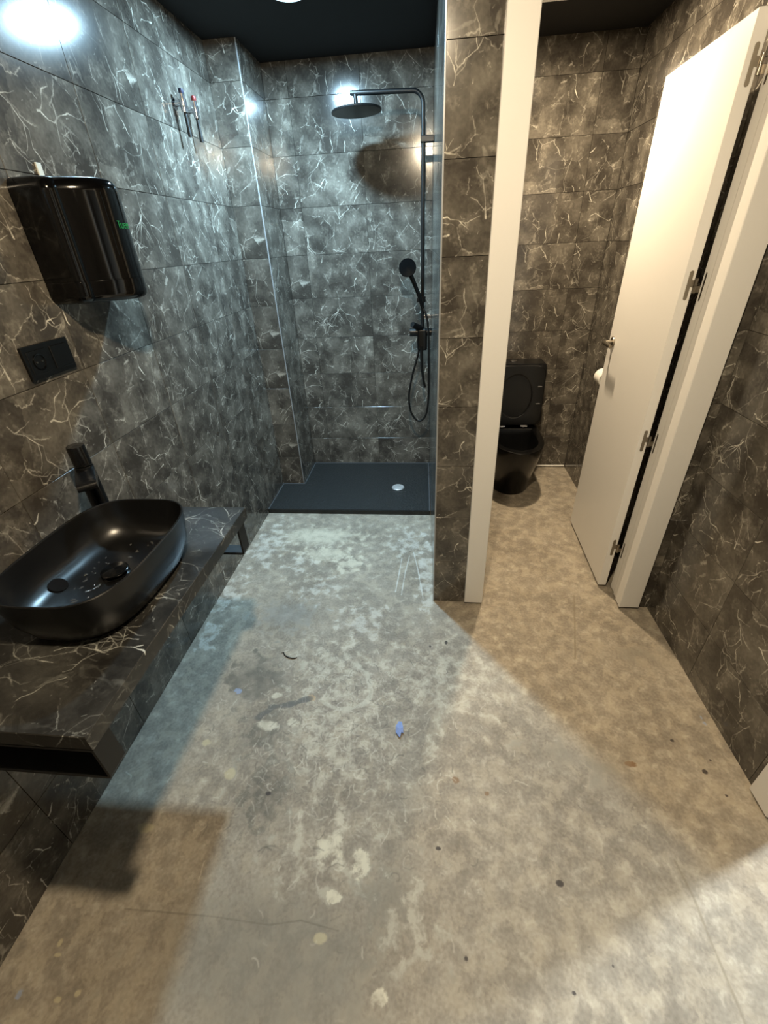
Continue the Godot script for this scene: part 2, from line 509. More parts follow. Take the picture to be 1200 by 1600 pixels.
# Tiles on one face: `o` is the face's lower corner at height 0, `along` the way to the right as seen from the front, l its length,
# first the distance to the first upright joint; rows joints stand at multiples of TH.
func tile_face(wall: Node3D, o: Vector3, along: Vector3, l: float, first: float, y0 := 0.0, y1 := CEIL, skip := Rect2()) -> void:
	var out := along.cross(Vector3.UP).normalized()
	var basis := Basis(along, Vector3.UP, out)
	var g := 0.0007
	var cuts := [0.0]
	var x := first
	while x < l - 0.012:
		if x > 0.012:
			cuts.append(x)
		x += TW
	cuts.append(l)
	var row := 0
	while row * TH < y1 - 0.004:
		var a := maxf(row * TH, y0)
		var b := minf((row + 1) * TH, y1)
		if b - a > 0.006:
			for i in cuts.size() - 1:
				var xa: float = cuts[i]
				var xb: float = cuts[i + 1]
				var pieces := [[xa, xb, a, b]]
				if skip.size.x > 0.0 and xb > skip.position.x and xa < skip.end.x and b > skip.position.y and a < skip.end.y:
					pieces = []
					if xa < skip.position.x:
						pieces.append([xa, skip.position.x, a, b])
					if xb > skip.end.x:
						pieces.append([skip.end.x, xb, a, b])
					if b > skip.end.y:
						pieces.append([maxf(xa, skip.position.x), minf(xb, skip.end.x), maxf(a, skip.end.y), b])
				for q in pieces:
					if q[1] - q[0] < 0.006 or q[3] - q[2] < 0.006:
						continue
					var t := MeshInstance3D.new()
					t.name = "tile"
					var u0: float = TW - (q[1] - q[0]) if i == 0 and q[1] - q[0] < TW - 0.01 else 0.0
					t.mesh = tile_mesh(snappedf(q[1] - q[0] - 2 * g, 0.0005), snappedf(q[3] - q[2] - 2 * g, 0.0005), rng.randi() % 16, u0, q[2] - row * TH)
					t.transform = Transform3D(basis, o + along * (q[0] + g) + Vector3.UP * (q[2] + g) - wall.position)
					wall.add_child(t, true)
		row += 1

func wall_box(called: String, lo: Vector3, hi: Vector3, m: Material) -> MeshInstance3D:
	var b := MB.new()
	b.box((lo + hi) / 2, hi - lo)
	return struct(called, b, m)

# ------------------------------------------------------------------ lamps
func downlight(at: Vector3, c: Color, energy: float, size: float, label: String) -> void:
	var t := thing("ceiling_downlight", label, "ceiling light", at, "ceiling lamps")
	var b := MB.new()
	b.lathe([[size * 0.5, -0.001], [size * 0.5, -0.008], [size * 0.5 + 0.006, -0.012], [size * 0.5 + 0.018, -0.008], [size * 0.5 + 0.02, -0.001]], Vector3.ZERO, 32)
	part("rim", b, M.white, t)
	var g := mat(c, 0.5)
	g.emission_enabled = true
	g.emission = c
	g.emission_energy_multiplier = 30.0
	b = MB.new()
	b.lathe([[0.0, -0.001], [size * 0.5, -0.001], [size * 0.5, -0.004], [0.0, -0.005]], Vector3.ZERO, 32)
	part("lamp_disc", b, g, t)
	var l := AreaLight3D.new()
	l.name = "lamp_glow"
	l.area_size = Vector2(size, size) * 0.886
	l.light_color = c
	l.light_energy = energy
	l.area_range = 12.0
	l.area_attenuation = 2.0
	l.shadow_enabled = true
	l.position = Vector3(0, -0.014, 0)
	l.rotation_degrees = Vector3(-90, 0, 0)
	t.add_child(l)

func dome_lamp(at: Vector3, c: Color, energy: float, label: String) -> void:
	var t := thing("ceiling_dome_lamp", label, "ceiling light", at, "ceiling lamps")
	var b := MB.new()  # deep rim, added to cut off the lamp's near-level light
	b.lathe([[0.084, -0.001], [0.084, -0.036], [0.082, -0.038], [0.080, -0.036], [0.078, -0.001]], Vector3.ZERO, 36)
	part("rim", b, M.white, t)
	var g := mat(c, 0.5)
	g.emission_enabled = true
	g.emission = c
	g.emission_energy_multiplier = 30.0
	b = MB.new()
	b.lathe([[0.055, -0.008], [0.054, -0.02], [0.047, -0.036], [0.033, -0.049], [0.015, -0.056], [0.0, -0.057]], Vector3.ZERO, 28)
	part("lamp_dome", b, g, t)
	var l := OmniLight3D.new()
	l.name = "lamp_glow"
	l.light_color = c
	l.light_energy = energy
	l.light_size = 0.045
	l.omni_range = 12.0
	l.omni_attenuation = 2.0
	l.shadow_enabled = true
	l.position = Vector3(0, -0.03, 0)
	t.add_child(l)

func _ready() -> void:
	rng.seed = 5
	# ---------------- camera
	var cam := Camera3D.new()
	cam.name = "camera"
	cam.keep_aspect = Camera3D.KEEP_HEIGHT
	cam.fov = rad_to_deg(2.0 * atan(800.0 / 683.4))
	cam.near = 0.02
	cam.far = 50.0
	cam.transform = Transform3D(Basis(Vector3(0.994996, -0.042726, -0.09032), -Vector3(0.011229, -0.850414, 0.525995), -Vector3(-0.099283, -0.524377, -0.845678)), Vector3(0, 1.55, 0)).orthonormalized()
	add_child(cam)
	cam.current = true
	# ---------------- surroundings and exposure
	var we := WorldEnvironment.new()
	we.name = "surroundings"
	var env := Environment.new()
	env.background_mode = Environment.BG_COLOR
	env.background_color = Color(0, 0, 0)
	env.tonemap_mode = Environment.TONE_MAPPER_LINEAR
	env.tonemap_exposure = 1.75
	env.sdfgi_enabled = true
	env.ssao_enabled = true
	env.ssil_enabled = true
	we.environment = env
	add_child(we)
	materials()
	# ---------------- lamps
	downlight(Vector3(-0.565, CEIL, -2.47), Color(0.73, 0.9, 1.0), 3.8, 0.12, "round cool white ceiling lamp above the shower entrance")
	dome_lamp(Vector3(-0.06, CEIL, -0.38), Color(1.0, 0.915, 0.775), 1.75, "small warm opal dome lamp on the washroom ceiling")
	downlight(Vector3(0.52, CEIL, -2.46), Color(1.0, 0.905, 0.76), 2.4, 0.09, "round warm ceiling lamp inside the toilet cubicle")
	downlight(Vector3(1.95, CEIL, -1.14), Color(0.93, 0.98, 1.0), 5.5, 0.09, "round white ceiling lamp in the corridor outside")
	# ---------------- structure
	room()
	door_frame()
	# ---------------- things
	cubicle_door()
	shower_tray()
	shower_column()
	counter()
	basin()
	faucet()
	dispenser()
	socket()
	valves()
	toilet()
	toilet_roll()
	litter()

func room() -> void:
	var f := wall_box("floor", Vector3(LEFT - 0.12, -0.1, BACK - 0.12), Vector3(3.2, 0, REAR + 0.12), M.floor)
	var st := SurfaceTool.new()    # flat floor with texture coordinates in metres
	st.begin(Mesh.PRIMITIVE_TRIANGLES)
	st.create_from(f.mesh, 0)
	var arr := st.commit_to_arrays()
	var uv := PackedVector2Array()
	for p in arr[Mesh.ARRAY_VERTEX]:
		uv.append(Vector2((p.x - FX0) / FW, (p.z - FZ0) / FH))
	arr[Mesh.ARRAY_TEX_UV] = uv
	var am := ArrayMesh.new()
	am.add_surface_from_arrays(Mesh.PRIMITIVE_TRIANGLES, arr)
	am.surface_set_material(0, M.floor)
	f.mesh = am
	wall_box("ceiling", Vector3(LEFT - 0.12, CEIL, BACK - 0.12), Vector3(3.2, CEIL + 0.12, REAR + 0.12), M.ceiling)
	var d := TT - 0.0012
	var w := wall_box("wall_left", Vector3(LEFT - 0.12, 0, BACK), Vector3(LEFT - d, CEIL, REAR), M.grout)
	tile_face(w, Vector3(LEFT, 0, REAR), Vector3(0, 0, -1), REAR - BACK, fposmod(REAR + 1.72, TW))
	w = wall_box("wall_back", Vector3(LEFT - 0.12, 0, BACK - 0.12), Vector3(RIGHT + 0.1, CEIL, BACK - d), M.grout)
	tile_face(w, Vector3(-0.924, 0, BACK), Vector3(1, 0, 0), PARTB + 0.924, -0.79 + 0.924)
	tile_face(w, Vector3(PART + 0.1, 0, BACK), Vector3(1, 0, 0), RIGHT - PART - 0.1, 0.473 - PART - 0.1)
	w = wall_box("wall_pillar", Vector3(LEFT - d, 0, BACK - d), Vector3(-0.924 - d, CEIL, -2.84 - d), M.grout)
	tile_face(w, Vector3(LEFT, 0, -2.84), Vector3(1, 0, 0), LEFT * -1 - 0.924, 1.0)
	tile_face(w, Vector3(-0.924, 0, -2.84), Vector3(0, 0, -1), -2.84 - BACK, 1.0)
	corner_trim(w, Vector3(-0.924, 0, -2.84), 1.0)
	var pb := MB.new()
	pb.extrude(PackedVector2Array([Vector2(PARTB + d, BACK - d), Vector2(PART + 0.1 - d, BACK - d), Vector2(PART + 0.1 - d, FRONT - d), Vector2(PART + d, FRONT - d)]), 0.0, CEIL, Transform3D(Basis(Vector3(1, 0, 0), Vector3(0, 0, 1), Vector3(0, 1, 0)), Vector3.ZERO))
	w = struct("wall_partition", pb, M.grout)
	var askew := Vector3(PART - PARTB, 0, FRONT - BACK)
	tile_face(w, Vector3(PARTB, 0, BACK), askew.normalized(), askew.length(), 0.34)
	tile_face(w, Vector3(PART + 0.1, 0, FRONT - 0.1), Vector3(0, 0, -1), FRONT - 0.1 - BACK, 0.2)
	corner_trim(w, Vector3(PART, 0, FRONT), -1.0)
	# front wall of the cubicle: one pier at the left of the door, a narrow one at the right, a lintel above
	w = wall_box("wall_front", Vector3(PART + 0.1 - d, 0, FRONT - 0.1 + d), Vector3(0.232, CEIL, FRONT - d), M.grout)
	var pier := MB.new()
	pier.box(Vector3((0.962 + RIGHT - d) / 2, CEIL / 2, FRONT - 0.05), Vector3(RIGHT - d - 0.962, CEIL, 0.1 - 2 * d))
	part("pier", pier, M.grout, w)
	pier = MB.new()
	pier.box(Vector3((0.232 + 0.962) / 2, (2.125 + CEIL) / 2, FRONT - 0.05), Vector3(0.73, CEIL - 2.125, 0.1 - 2 * d))
	part("lintel", pier, M.grout, w)
	tile_face(w, Vector3(PART, 0, FRONT), Vector3(1, 0, 0), RIGHT - PART, 0.41, 0.0, CEIL, Rect2(0.232 - PART, -0.1, 0.73, 2.225))
	tile_face(w, Vector3(RIGHT, 0, FRONT - 0.1), Vector3(-1, 0, 0), RIGHT - PART - 0.1, 0.2, 0.0, CEIL, Rect2(RIGHT - 0.962, -0.1, 0.73, 2.225))
	# right wall with the doorway to the corridor
	w = wall_box("wall_right", Vector3(RIGHT + d, 0, BACK), Vector3(RIGHT + 0.1, CEIL, -0.79), M.grout)
	tile_face(w, Vector3(RIGHT, 0, BACK), Vector3(0, 0, 1), REAR - BACK, fposmod(-1.256 - BACK, TW), 0.0, CEIL, Rect2(-0.79 - BACK, -0.1, 0.87, 2.195))
	pier = MB.new()
	pier.box(Vector3(RIGHT + (0.1 + d) / 2, CEIL / 2, (0.08 + REAR) / 2), Vector3(0.1 - d, CEIL, REAR - 0.08))
	part("pier", pier, M.grout, w)
	pier = MB.new()
	pier.box(Vector3(RIGHT + (0.1 + d) / 2, (2.095 + CEIL) / 2, -0.355), Vector3(0.1 - d, CEIL - 2.095, 0.87))
	part("lintel", pier, M.grout, w)
	w = wall_box("wall_rear", Vector3(LEFT - 0.12, 0, REAR + d), Vector3(3.2, CEIL, REAR + 0.12), M.grout)
	tile_face(w, Vector3(RIGHT, 0, REAR), Vector3(-1, 0, 0), RIGHT - LEFT, 0.3)
	wall_box("wall_corridor", Vector3(3.1, 0, BACK), Vector3(3.2, CEIL, REAR), M.plaster)
	wall_box("wall_corridor_end", Vector3(RIGHT + 0.1, 0, BACK - 0.1), Vector3(3.2, CEIL, BACK), M.plaster)
	# doorway lining to the corridor: casing, jambs and head
	var b := MB.new()
	b.box(Vector3(RIGHT + 0.008, 1.024, -0.785), Vector3(0.018, 2.028, 0.086), 0.002)
	b.box(Vector3(RIGHT + 0.008, 1.024, 0.075), Vector3(0.018, 2.028, 0.086), 0.002)
	b.box(Vector3(RIGHT + 0.008, 2.081, -0.355), Vector3(0.018, 0.086, 0.946), 0.002)
	b.turned(Transform3D(Basis.IDENTITY, Vector3(-0.018, 0, 0)))
	var fr := struct("trim_1", b, M.white)
	b = MB.new()
	b.box(Vector3(RIGHT + 0.052, 1.02, -0.77), Vector3(0.12, 2.035, 0.036), 0.002)
	b.box(Vector3(RIGHT + 0.052, 1.02, 0.06), Vector3(0.12, 2.035, 0.036), 0.002)
	b.box(Vector3(RIGHT + 0.052, 2.064, -0.355), Vector3(0.12, 0.05, 0.866), 0.002)
	part("lining", b, M.white, fr)
	# white sealant bead where the cubicle's back wall meets the floor
	b = MB.new()
	b.tube([Vector3(0.2, 0.012, BACK + 0.004), Vector3(RIGHT - 0.005, 0.012, BACK + 0.004)], 0.006, 8)
	struct("baseboard_back", b, M.white)

func corner_trim(w: Node3D, at: Vector3, side: float) -> void:
	var b := MB.new()
	b.box(at + Vector3(-0.003 * side + 0.0008 * side, CEIL / 2, -0.0022), Vector3(0.006, CEIL - 0.002, 0.006), 0.0015, 2)
	part("edge_trim", b, M.trim, w, 40.0, "slim metal tile edge trim")

func door_frame() -> void:
	# casing, jamb lining with two small steps, head
	var b := MB.new()
	b.box(Vector3(0.229, 1.051, FRONT + 0.009), Vector3(0.086, 2.078, 0.018), 0.002)
	var o := struct("door_1", b, M.white)
	b = MB.new()
	b.box(Vector3(0.963, 1.051, FRONT + 0.009), Vector3(0.09, 2.078, 0.018), 0.002)
	part("casing", b, M.white, o)
	b = MB.new()
	b.box(Vector3(0.597, 2.134, FRONT + 0.009), Vector3(0.822, 0.086, 0.018), 0.002)
	part("casing", b, M.white, o)
	for s in [1.0, -1.0]:
		b = MB.new()
		# plan of the lining: x away from the opening, z backwards
		var plan := PackedVector2Array([Vector2(0, 0.0), Vector2(0.034, 0.0), Vector2(0.034, -0.135), Vector2(0.010, -0.135), Vector2(0.010, -0.090), Vector2(0.005, -0.078), Vector2(0.005, -0.050), Vector2(0, -0.038)])
		var tr := Transform3D(Basis(Vector3(s, 0, 0), Vector3(0, 0, 1), Vector3(0, 1, 0)), Vector3(0.92 if s > 0 else 0.27, 0, FRONT + 0.002))
		b.extrude(plan, 0.014, 2.09, tr)
		part("jamb", b, M.white, o, 20.0)
	b = MB.new()
	b.box(Vector3(0.595, 2.107, FRONT - 0.0655), Vector3(0.65, 0.034, 0.135), 0.002)
	part("head", b, M.white, o)

func cubicle_door() -> void:
	var hz := FRONT - 0.138
	var t := thing("cubicle_door", "white flush toilet cubicle door standing open on four hinges", "door", Vector3(0.908, 0, hz))
	t.rotation_degrees.y = -2.0
	# the leaf swings into the cubicle: it runs along -z from the hinges
	var b := MB.new()
	b.box(Vector3(-0.0185, 1.03, -0.302), Vector3(0.037, 2.03, 0.604), 0.0015)
	part("leaf", b, M.white, t)
	for y in [0.25, 0.80, 1.377, 1.93]:
		b = MB.new()
		var tr := Transform3D(Basis.IDENTITY, Vector3(-0.016, y, 0.0))
		b.extrude(rrect(0.006, 0.046, 0.006), -0.001, 0.0018, tr)
		b.extrude(rrect(0.011, 0.011, 0.002, 2), -0.001, 0.0016, Transform3D(Basis.IDENTITY, Vector3(-0.005, y + 0.006, 0.0)))
		var h := part("hinge", b, M.nickel, t)
		b = MB.new()
		b.tube([Vector3(0.005, y - 0.024, 0.003), Vector3(0.005, y - 0.002, 0.003)], 0.0055, 12)
		b.tube([Vector3(0.005, y - 0.001, 0.003), Vector3(0.005, y + 0.022, 0.003)], 0.0055, 12)
		part("knuckle", b, M.nickel, h)
		b = MB.new()
		b.extrude(rrect(0.006, 0.044, 0.006), 0, 0.002, Transform3D(Basis(Vector3(0, 0, 1), Vector3(0, 1, 0), Vector3(-1, 0, 0)), Vector3(0.0245, y - 0.004, 0.018)))
		b.extrude(rrect(0.011, 0.011, 0.002, 2), 0, 0.002, Transform3D(Basis(Vector3(0, 0, 1), Vector3(0, 1, 0), Vector3(-1, 0, 0)), Vector3(0.0245, y - 0.012, 0.008)))
		b.box(Vector3(0.0145, y - 0.012, 0.002), Vector3(0.02, 0.02, 0.002))
		part("jamb_plate", b, M.nickel, h)
	for s in [-1.0, 1.0]:
		var x := -0.037 if s < 0 else 0.0
		b = MB.new()
		b.lathe([[0.0, 0.0], [0.024, 0.0], [0.025, 0.004], [0.023, 0.008], [0.0, 0.009]], Vector3(x, 1.09, -0.545), 24, Basis(Vector3(0, 1, 0), Vector3(s, 0, 0), Vector3(0, 0, 1)))
		b.tube([Vector3(x, 1.09, -0.545), Vector3(x + s * 0.034, 1.09, -0.545), Vector3(x + s * 0.043, 1.09, -0.541), Vector3(x + s * 0.047, 1.09, -0.531), Vector3(x + s * 0.047, 1.09, -0.43)], [0.009, 0.009, 0.009, 0.009, 0.008], 12)
		part("handle", b, M.nickel, t)

func shower_tray() -> void:
	var t := thing("shower_tray", "flat black notched shower tray on the concrete floor", "shower tray", Vector3(-0.45, 0, -2.84))
	var f := -2.468
	var poly := PackedVector2Array([Vector2(-1.083, f), Vector2(0.0165, f), Vector2(0.0055, BACK + 0.002), Vector2(-0.921, BACK + 0.002), Vector2(-0.921, -2.836), Vector2(-1.083, -2.836)])
	var b := MB.new()
	var inset: PackedVector2Array = Geometry2D.offset_polygon(poly, -0.004)[0]
	b.extrude(poly, 0.0, 0.03, Transform3D(Basis(Vector3(1, 0, 0), Vector3(0, 0, 1), Vector3(0, 1, 0)), -t.position))
	part("slab", b, M.tray, t, 20.0)
	b = MB.new()
	b.extrude(inset, 0.029, 0.033, Transform3D(Basis(Vector3(1, 0, 0), Vector3(0, 0, 1), Vector3(0, 1, 0)), -t.position))
	part("top_face", b, M.tray, t, 20.0)
	# raised rim line along the walls
	b = MB.new()
	var pts := [Vector2(-1.083, f + 0.0), Vector2(-1.083, -2.836), Vector2(-0.921, -2.836), Vector2(-0.921, BACK + 0.002), Vector2(0.0055, BACK + 0.002), Vector2(0.0165, f)]
	for i in pts.size() - 1:
		var p: Vector2 = pts[i]; var q: Vector2 = pts[i + 1]
		var n := (q - p).orthogonal().normalized() * 0.007
		var u := (q - p).normalized() * 0.003
		var k := Vector2(-0.45, -2.84)
		b.extrude(PackedVector2Array([p - u - k, q + u - k, q + u - n - k, p - u - n - k]), 0.03, 0.037, Transform3D(Basis(Vector3(1, 0, 0), Vector3(0, 0, 1), Vector3(0, 1, 0)), Vector3.ZERO))
	part("sealant", b, mat(Color(0.3, 0.31, 0.32), 0.4), t)
	b = MB.new()
	b.box(Vector3(0.235, 0.0335, 0.06), Vector3(0.12, 0.003, 0.12), 0.001)
	var g := part("drain_plate", b, M.tray, t)
	b = MB.new()
	b.lathe([[0.0, 0.0], [0.044, 0.0], [0.045, 0.004], [0.04, 0.009], [0.024, 0.008], [0.012, 0.0105], [0.0, 0.011]], Vector3(0.235, 0.034, 0.06), 28)
	part("drain_cover", b, mat(Color(0.88, 0.88, 0.88), 0.42, 0.7), g, 40.0, "round chrome drain cover")

func shower_column() -> void:
	var z := -2.9
	var t := thing("shower_column", "black shower column with round rain head, handset and looped hose", "shower", Vector3(-0.044, 1.067, z))
	var o := t.position
	var b := MB.new()
	var path := [Vector3(-0.044, 1.08, z), Vector3(-0.044, 2.12, z)]
	for k in 7:
		var a := PI / 2 * k / 6
		path.append(Vector3(-0.044 - 0.055 * (1 - cos(a)), 2.12 + 0.055 * sin(a), z))
	path.append(Vector3(-0.405, 2.183, z))
	for i in path.size():
		path[i] -= o
	b.tube(path, 0.0105, 14)
	part("riser_pipe", b, M.black_matt, t)
	b = MB.new()
	b.lathe([[0.0, 0.0], [0.124, 0.0], [0.126, 0.003], [0.126, 0.007], [0.123, 0.010], [0.03, 0.014], [0.016, 0.022], [0.011, 0.026], [0.011, 0.066], [0.0, 0.067]], Vector3(-0.3775, 2.110, z) - o, 48, Basis(Vector3(0, 0, 1), 0.03))
	part("rain_head", b, M.black_matt, t)
	b = MB.new()   # wall bracket near the top
	b.box(Vector3(-0.0225, 1.988, z) - o, Vector3(0.07, 0.028, 0.03), 0.004, 2)
	part("wall_bracket", b, M.black_matt, t)
	b = MB.new()   # chrome wall elbow above the mixer
	b.box(Vector3(-0.012, 1.155, z) - o, Vector3(0.049, 0.022, 0.035), 0.004, 2)
	part("wall_elbow", b, M.chrome, t)
	b = MB.new()   # bar mixer: body along x, out of the wall, with lever
	b.tube([Vector3(0.0115, 1.067, z) - o, Vector3(-0.122, 1.067, z) - o], 0.023, 20)
	b.box(Vector3(-0.046, 1.025, z) - o, Vector3(0.062, 0.13, 0.056), 0.014, 3)
	part("mixer_body", b, M.black_matt, t)
	b = MB.new()
	b.tube([Vector3(-0.05, 1.09, z + 0.01) - o, Vector3(-0.08, 1.105, z + 0.035) - o, Vector3(-0.104, 1.122, z + 0.06) - o], [0.017, 0.018, 0.016], 14)
	part("mixer_lever", b, M.black_matt, t)
	b = MB.new()   # slider and handset
	b.tube([Vector3(-0.044, 1.235, z) - o, Vector3(-0.044, 1.265, z) - o], 0.018, 16)
	b.box(Vector3(-0.062, 1.25, z + 0.012) - o, Vector3(0.03, 0.024, 0.03), 0.004, 2)
	part("slider", b, M.black_matt, t)
	b = MB.new()
	b.tube([Vector3(-0.044, 1.205, z + 0.03) - o, Vector3(-0.062, 1.27, z + 0.033) - o, Vector3(-0.088, 1.33, z + 0.036) - o, Vector3(-0.118, 1.395, z + 0.04) - o], [0.010, 0.012, 0.012, 0.014], 14)
	var face := Basis(Vector3(1, 0, 0), PI / 2 - 0.35) * Basis(Vector3(0, 0, 1), 0.0)
	b.lathe([[0.0, -0.018], [0.03, -0.018], [0.046, -0.006], [0.05, 0.004], [0.048, 0.010], [0.0, 0.012]], Vector3(-0.13, 1.42, z + 0.045) - o, 32, face)
	part("handset", b, M.black_gloss, t)
	b = MB.new()
	var c := Curve3D.new()
	for p in [[-0.044, 1.205, 0.03], [-0.02, 1.16, 0.035], [-0.006, 1.05, 0.04], [-0.003, 0.85, 0.04], [-0.004, 0.65, 0.035], [-0.022, 0.54, 0.03], [-0.07, 0.502, 0.025], [-0.118, 0.56, 0.02], [-0.132, 0.67, 0.02], [-0.11, 0.80, 0.01], [-0.078, 0.91, 0.0], [-0.06, 0.985, 0.0]]:
		c.add_point(Vector3(p[0], p[1], z + p[2]) - o)
	for i in range(1, c.point_count - 1):
		var d := (c.get_point_position(i + 1) - c.get_point_position(i - 1)) / 6.0
		c.set_point_in(i, -d); c.set_point_out(i, d)
	c.bake_interval = 0.012
	var hp := []
	for p in c.get_baked_points():
		hp.append(p)
	b.tube(hp, 0.0065, 10)
	part("hose", b, M.black_matt, t)
	b = MB.new()  # added tube where the hose shows only as shadow and reflection
	b.tube([Vector3(-0.05, 0.99, z + 0.02) - o, Vector3(-0.048, 0.86, z + 0.02) - o, Vector3(-0.036, 0.77, z + 0.022) - o, Vector3(-0.026, 0.73, z + 0.024) - o], [0.012, 0.009, 0.008, 0.007], 10)
	part("hose_reflection_tube", b, M.black_matt, t)

func uv_box(lo: Vector3, hi: Vector3, m: Material) -> ArrayMesh:
	# slab with a slight chamfer; texture laid flat over the top and folded down the edges, 1 m = 1/0.85 of the sheet
	var b := MB.new()
	b.box((lo + hi) / 2, hi - lo, 0.0015)
	var am := b.mesh(20.0)
	var arr := am.surface_get_arrays(0)
	var uv := PackedVector2Array()
	var n: PackedVector3Array = arr[Mesh.ARRAY_NORMAL]
	var v: PackedVector3Array = arr[Mesh.ARRAY_VERTEX]
	for i in v.size():
		var p := v[i]
		if absf(n[i].x) > 0.7:
			uv.append(Vector2((p.z - lo.z) / 0.85, (hi.x - lo.x + hi.y - p.y) / 0.56))
		elif absf(n[i].z) > 0.7:
			uv.append(Vector2((p.y - lo.y) / 0.85, (p.x - lo.x) / 0.56))
		else:
			uv.append(Vector2((p.z - lo.z) / 0.85, (p.x - lo.x) / 0.56))
	arr[Mesh.ARRAY_TEX_UV] = uv
	var out := ArrayMesh.new()
	out.add_surface_from_arrays(Mesh.PRIMITIVE_TRIANGLES, arr)
	out.surface_set_material(0, m)
	return out

func counter() -> void:
	var t := thing("vanity_counter", "black marble counter slab on black steel brackets under the basin", "counter", Vector3(LEFT, 0.78, -0.8))
	var s := MeshInstance3D.new()
	s.name = "slab"
	s.mesh = uv_box(Vector3(0.001, 0, -0.398), Vector3(0.481, 0.04, 0.4), M.slab)
	t.add_child(s)
	for z in [0.353, -0.365]:
		# flat bar bent into a loop: under the slab, down at the front, back to the wall
		var outer := PackedVector2Array([Vector2(0.001, -0.001), Vector2(0.479, -0.001)])
		var inner := PackedVector2Array([Vector2(0.001, -0.007), Vector2(0.473, -0.007)])
		for k in 6:
			var a := PI / 2 * k / 5
			outer.append(Vector2(0.469 + 0.010 * cos(a), -0.088 - 0.010 * sin(a)))
			inner.append(Vector2(0.469 + 0.004 * cos(a), -0.088 - 0.004 * sin(a)))
		outer.append(Vector2(0.001, -0.098))
		inner.append(Vector2(0.001, -0.092))
		inner.reverse()
		var poly := outer
		poly.append_array(inner)
		var b := MB.new()
		b.extrude(poly, z, z + 0.047)
		part("bracket", b, M.black_steel, t, 30.0)

func basin_ring(cx: float, cz: float, hx: float, hz: float, y: float, n := 3.6, seg := 64) -> Array:
	var out := []
	for k in seg:
		var a := TAU * k / seg
		var c := cos(a); var s := sin(a)
		out.append(Vector3(cx + hx * signf(c) * pow(absf(c), 2.0 / n), y, cz + hz * signf(s) * pow(absf(s), 2.0 / n)))
	return out

func basin() -> void:
	var t := thing("vessel_basin", "matt black vessel basin on the marble counter", "washbasin", Vector3(-0.807, 0.82, -0.803))
	var b := MB.new()
	var rings := []
	# outside from the foot up, over the thin rim, and down the inside
	for r in [[0.105, 0.165, 0.0], [0.126, 0.188, 0.0], [0.128, 0.190, 0.005], [0.138, 0.201, 0.014], [0.149, 0.2125, 0.05], [0.155, 0.2185, 0.09], [0.157, 0.221, 0.125], [0.158, 0.222, 0.129], [0.1565, 0.2205, 0.131], [0.154, 0.218, 0.1305], [0.1525, 0.2165, 0.127], [0.147, 0.211, 0.095], [0.137, 0.201, 0.06], [0.122, 0.186, 0.038], [0.098, 0.16, 0.026], [0.06, 0.10, 0.021], [0.02, 0.03, 0.019]]:
		rings.append(basin_ring(0, 0, r[0], r[1], r[2], 3.4 if r[2] > 0.05 or r[0] > 0.14 else 2.9))
	b.loft(rings)
	part("bowl", b, M.black_ceramic, t, 50.0)
	b = MB.new()
	b.lathe([[0.0, 0.0], [0.033, 0.0], [0.034, 0.002], [0.034, 0.0], [0.026, 0.004], [0.026, 0.009], [0.033, 0.011], [0.0335, 0.014], [0.030, 0.0165], [0.0, 0.018]], Vector3(-0.005, 0.0195, -0.02), 32)
	part("drain_cap", b, M.black_gloss, t)
	b = MB.new()
	b.lathe([[0.0, -0.001], [0.022, -0.001], [0.0215, 0.0006], [0.019, 0.0009], [0.017, 0.0], [0.0, -0.0005]], Vector3(-0.1105, 0.0365, 0.048), 24, Basis(Vector3(0, 0, 1), -0.5))
	part("overflow", b, M.dull_black, t)
	# beads of water left on the bottom
	var r := RandomNumberGenerator.new()
	r.seed = 8
	b = MB.new()
	for k in 60:
		var a := r.randf() * TAU
		var q := sqrt(r.randf())
		var p := Vector3(cos(a) * 0.085 * q, 0.0, sin(a) * 0.15 * q - 0.02)
		var e := maxf(absf(p.x) / 0.06, absf(p.z) / 0.10)
		p.y = 0.0205 + 0.005 * clampf(e - 1.0, 0.0, 0.9) / 0.6
		if Vector2(p.x + 0.005, p.z + 0.02).length() < 0.045:
			continue
		var s := r.randf_range(0.0015, 0.004)
		var sx := r.randf_range(0.8, 3.6)
		b.lathe([[s, 0.0], [s * 0.8, s * 0.3], [s * 0.4, s * 0.45], [0.0, s * 0.5]], p, 8, Basis(Vector3.UP, r.randf() * TAU) * Basis.from_scale(Vector3(sx, 1, 1)))
	var w := part("water_beads", b, M.water, t)
	w.set_meta("kind", "stuff")

func faucet() -> void:
	var t := thing("basin_faucet", "black round mixer faucet behind the basin", "faucet", Vector3(-0.992, 0.82, -1.062))
	var b := MB.new()
	b.lathe([[0.0, 0.0], [0.027, 0.0], [0.028, 0.003], [0.0245, 0.006], [0.024, 0.215], [0.0235, 0.218], [0.0, 0.218]], Vector3.ZERO, 28)
	part("body", b, M.faucet, t)
	b = MB.new()
	b.lathe([[0.0, 0.221], [0.0225, 0.221], [0.0235, 0.224], [0.0235, 0.276], [0.022, 0.280], [0.0, 0.281]], Vector3.ZERO, 28)
	part("handle_cap", b, M.faucet, t)
	b = MB.new()
	var turn := Basis(Vector3.UP, -atan2(0.25, 0.185))
	var tr := Transform3D(turn, Vector3.ZERO)
	var side := PackedVector2Array([Vector2(0.0, 0.214), Vector2(0.05, 0.212), Vector2(0.098, 0.206), Vector2(0.106, 0.203), Vector2(0.111, 0.197), Vector2(0.112, 0.189), Vector2(0.108, 0.184), Vector2(0.05, 0.186), Vector2(0.0, 0.182)])
	b.extrude(side, -0.0245, 0.0245, tr)
	part("spout", b, M.faucet, t, 50.0)

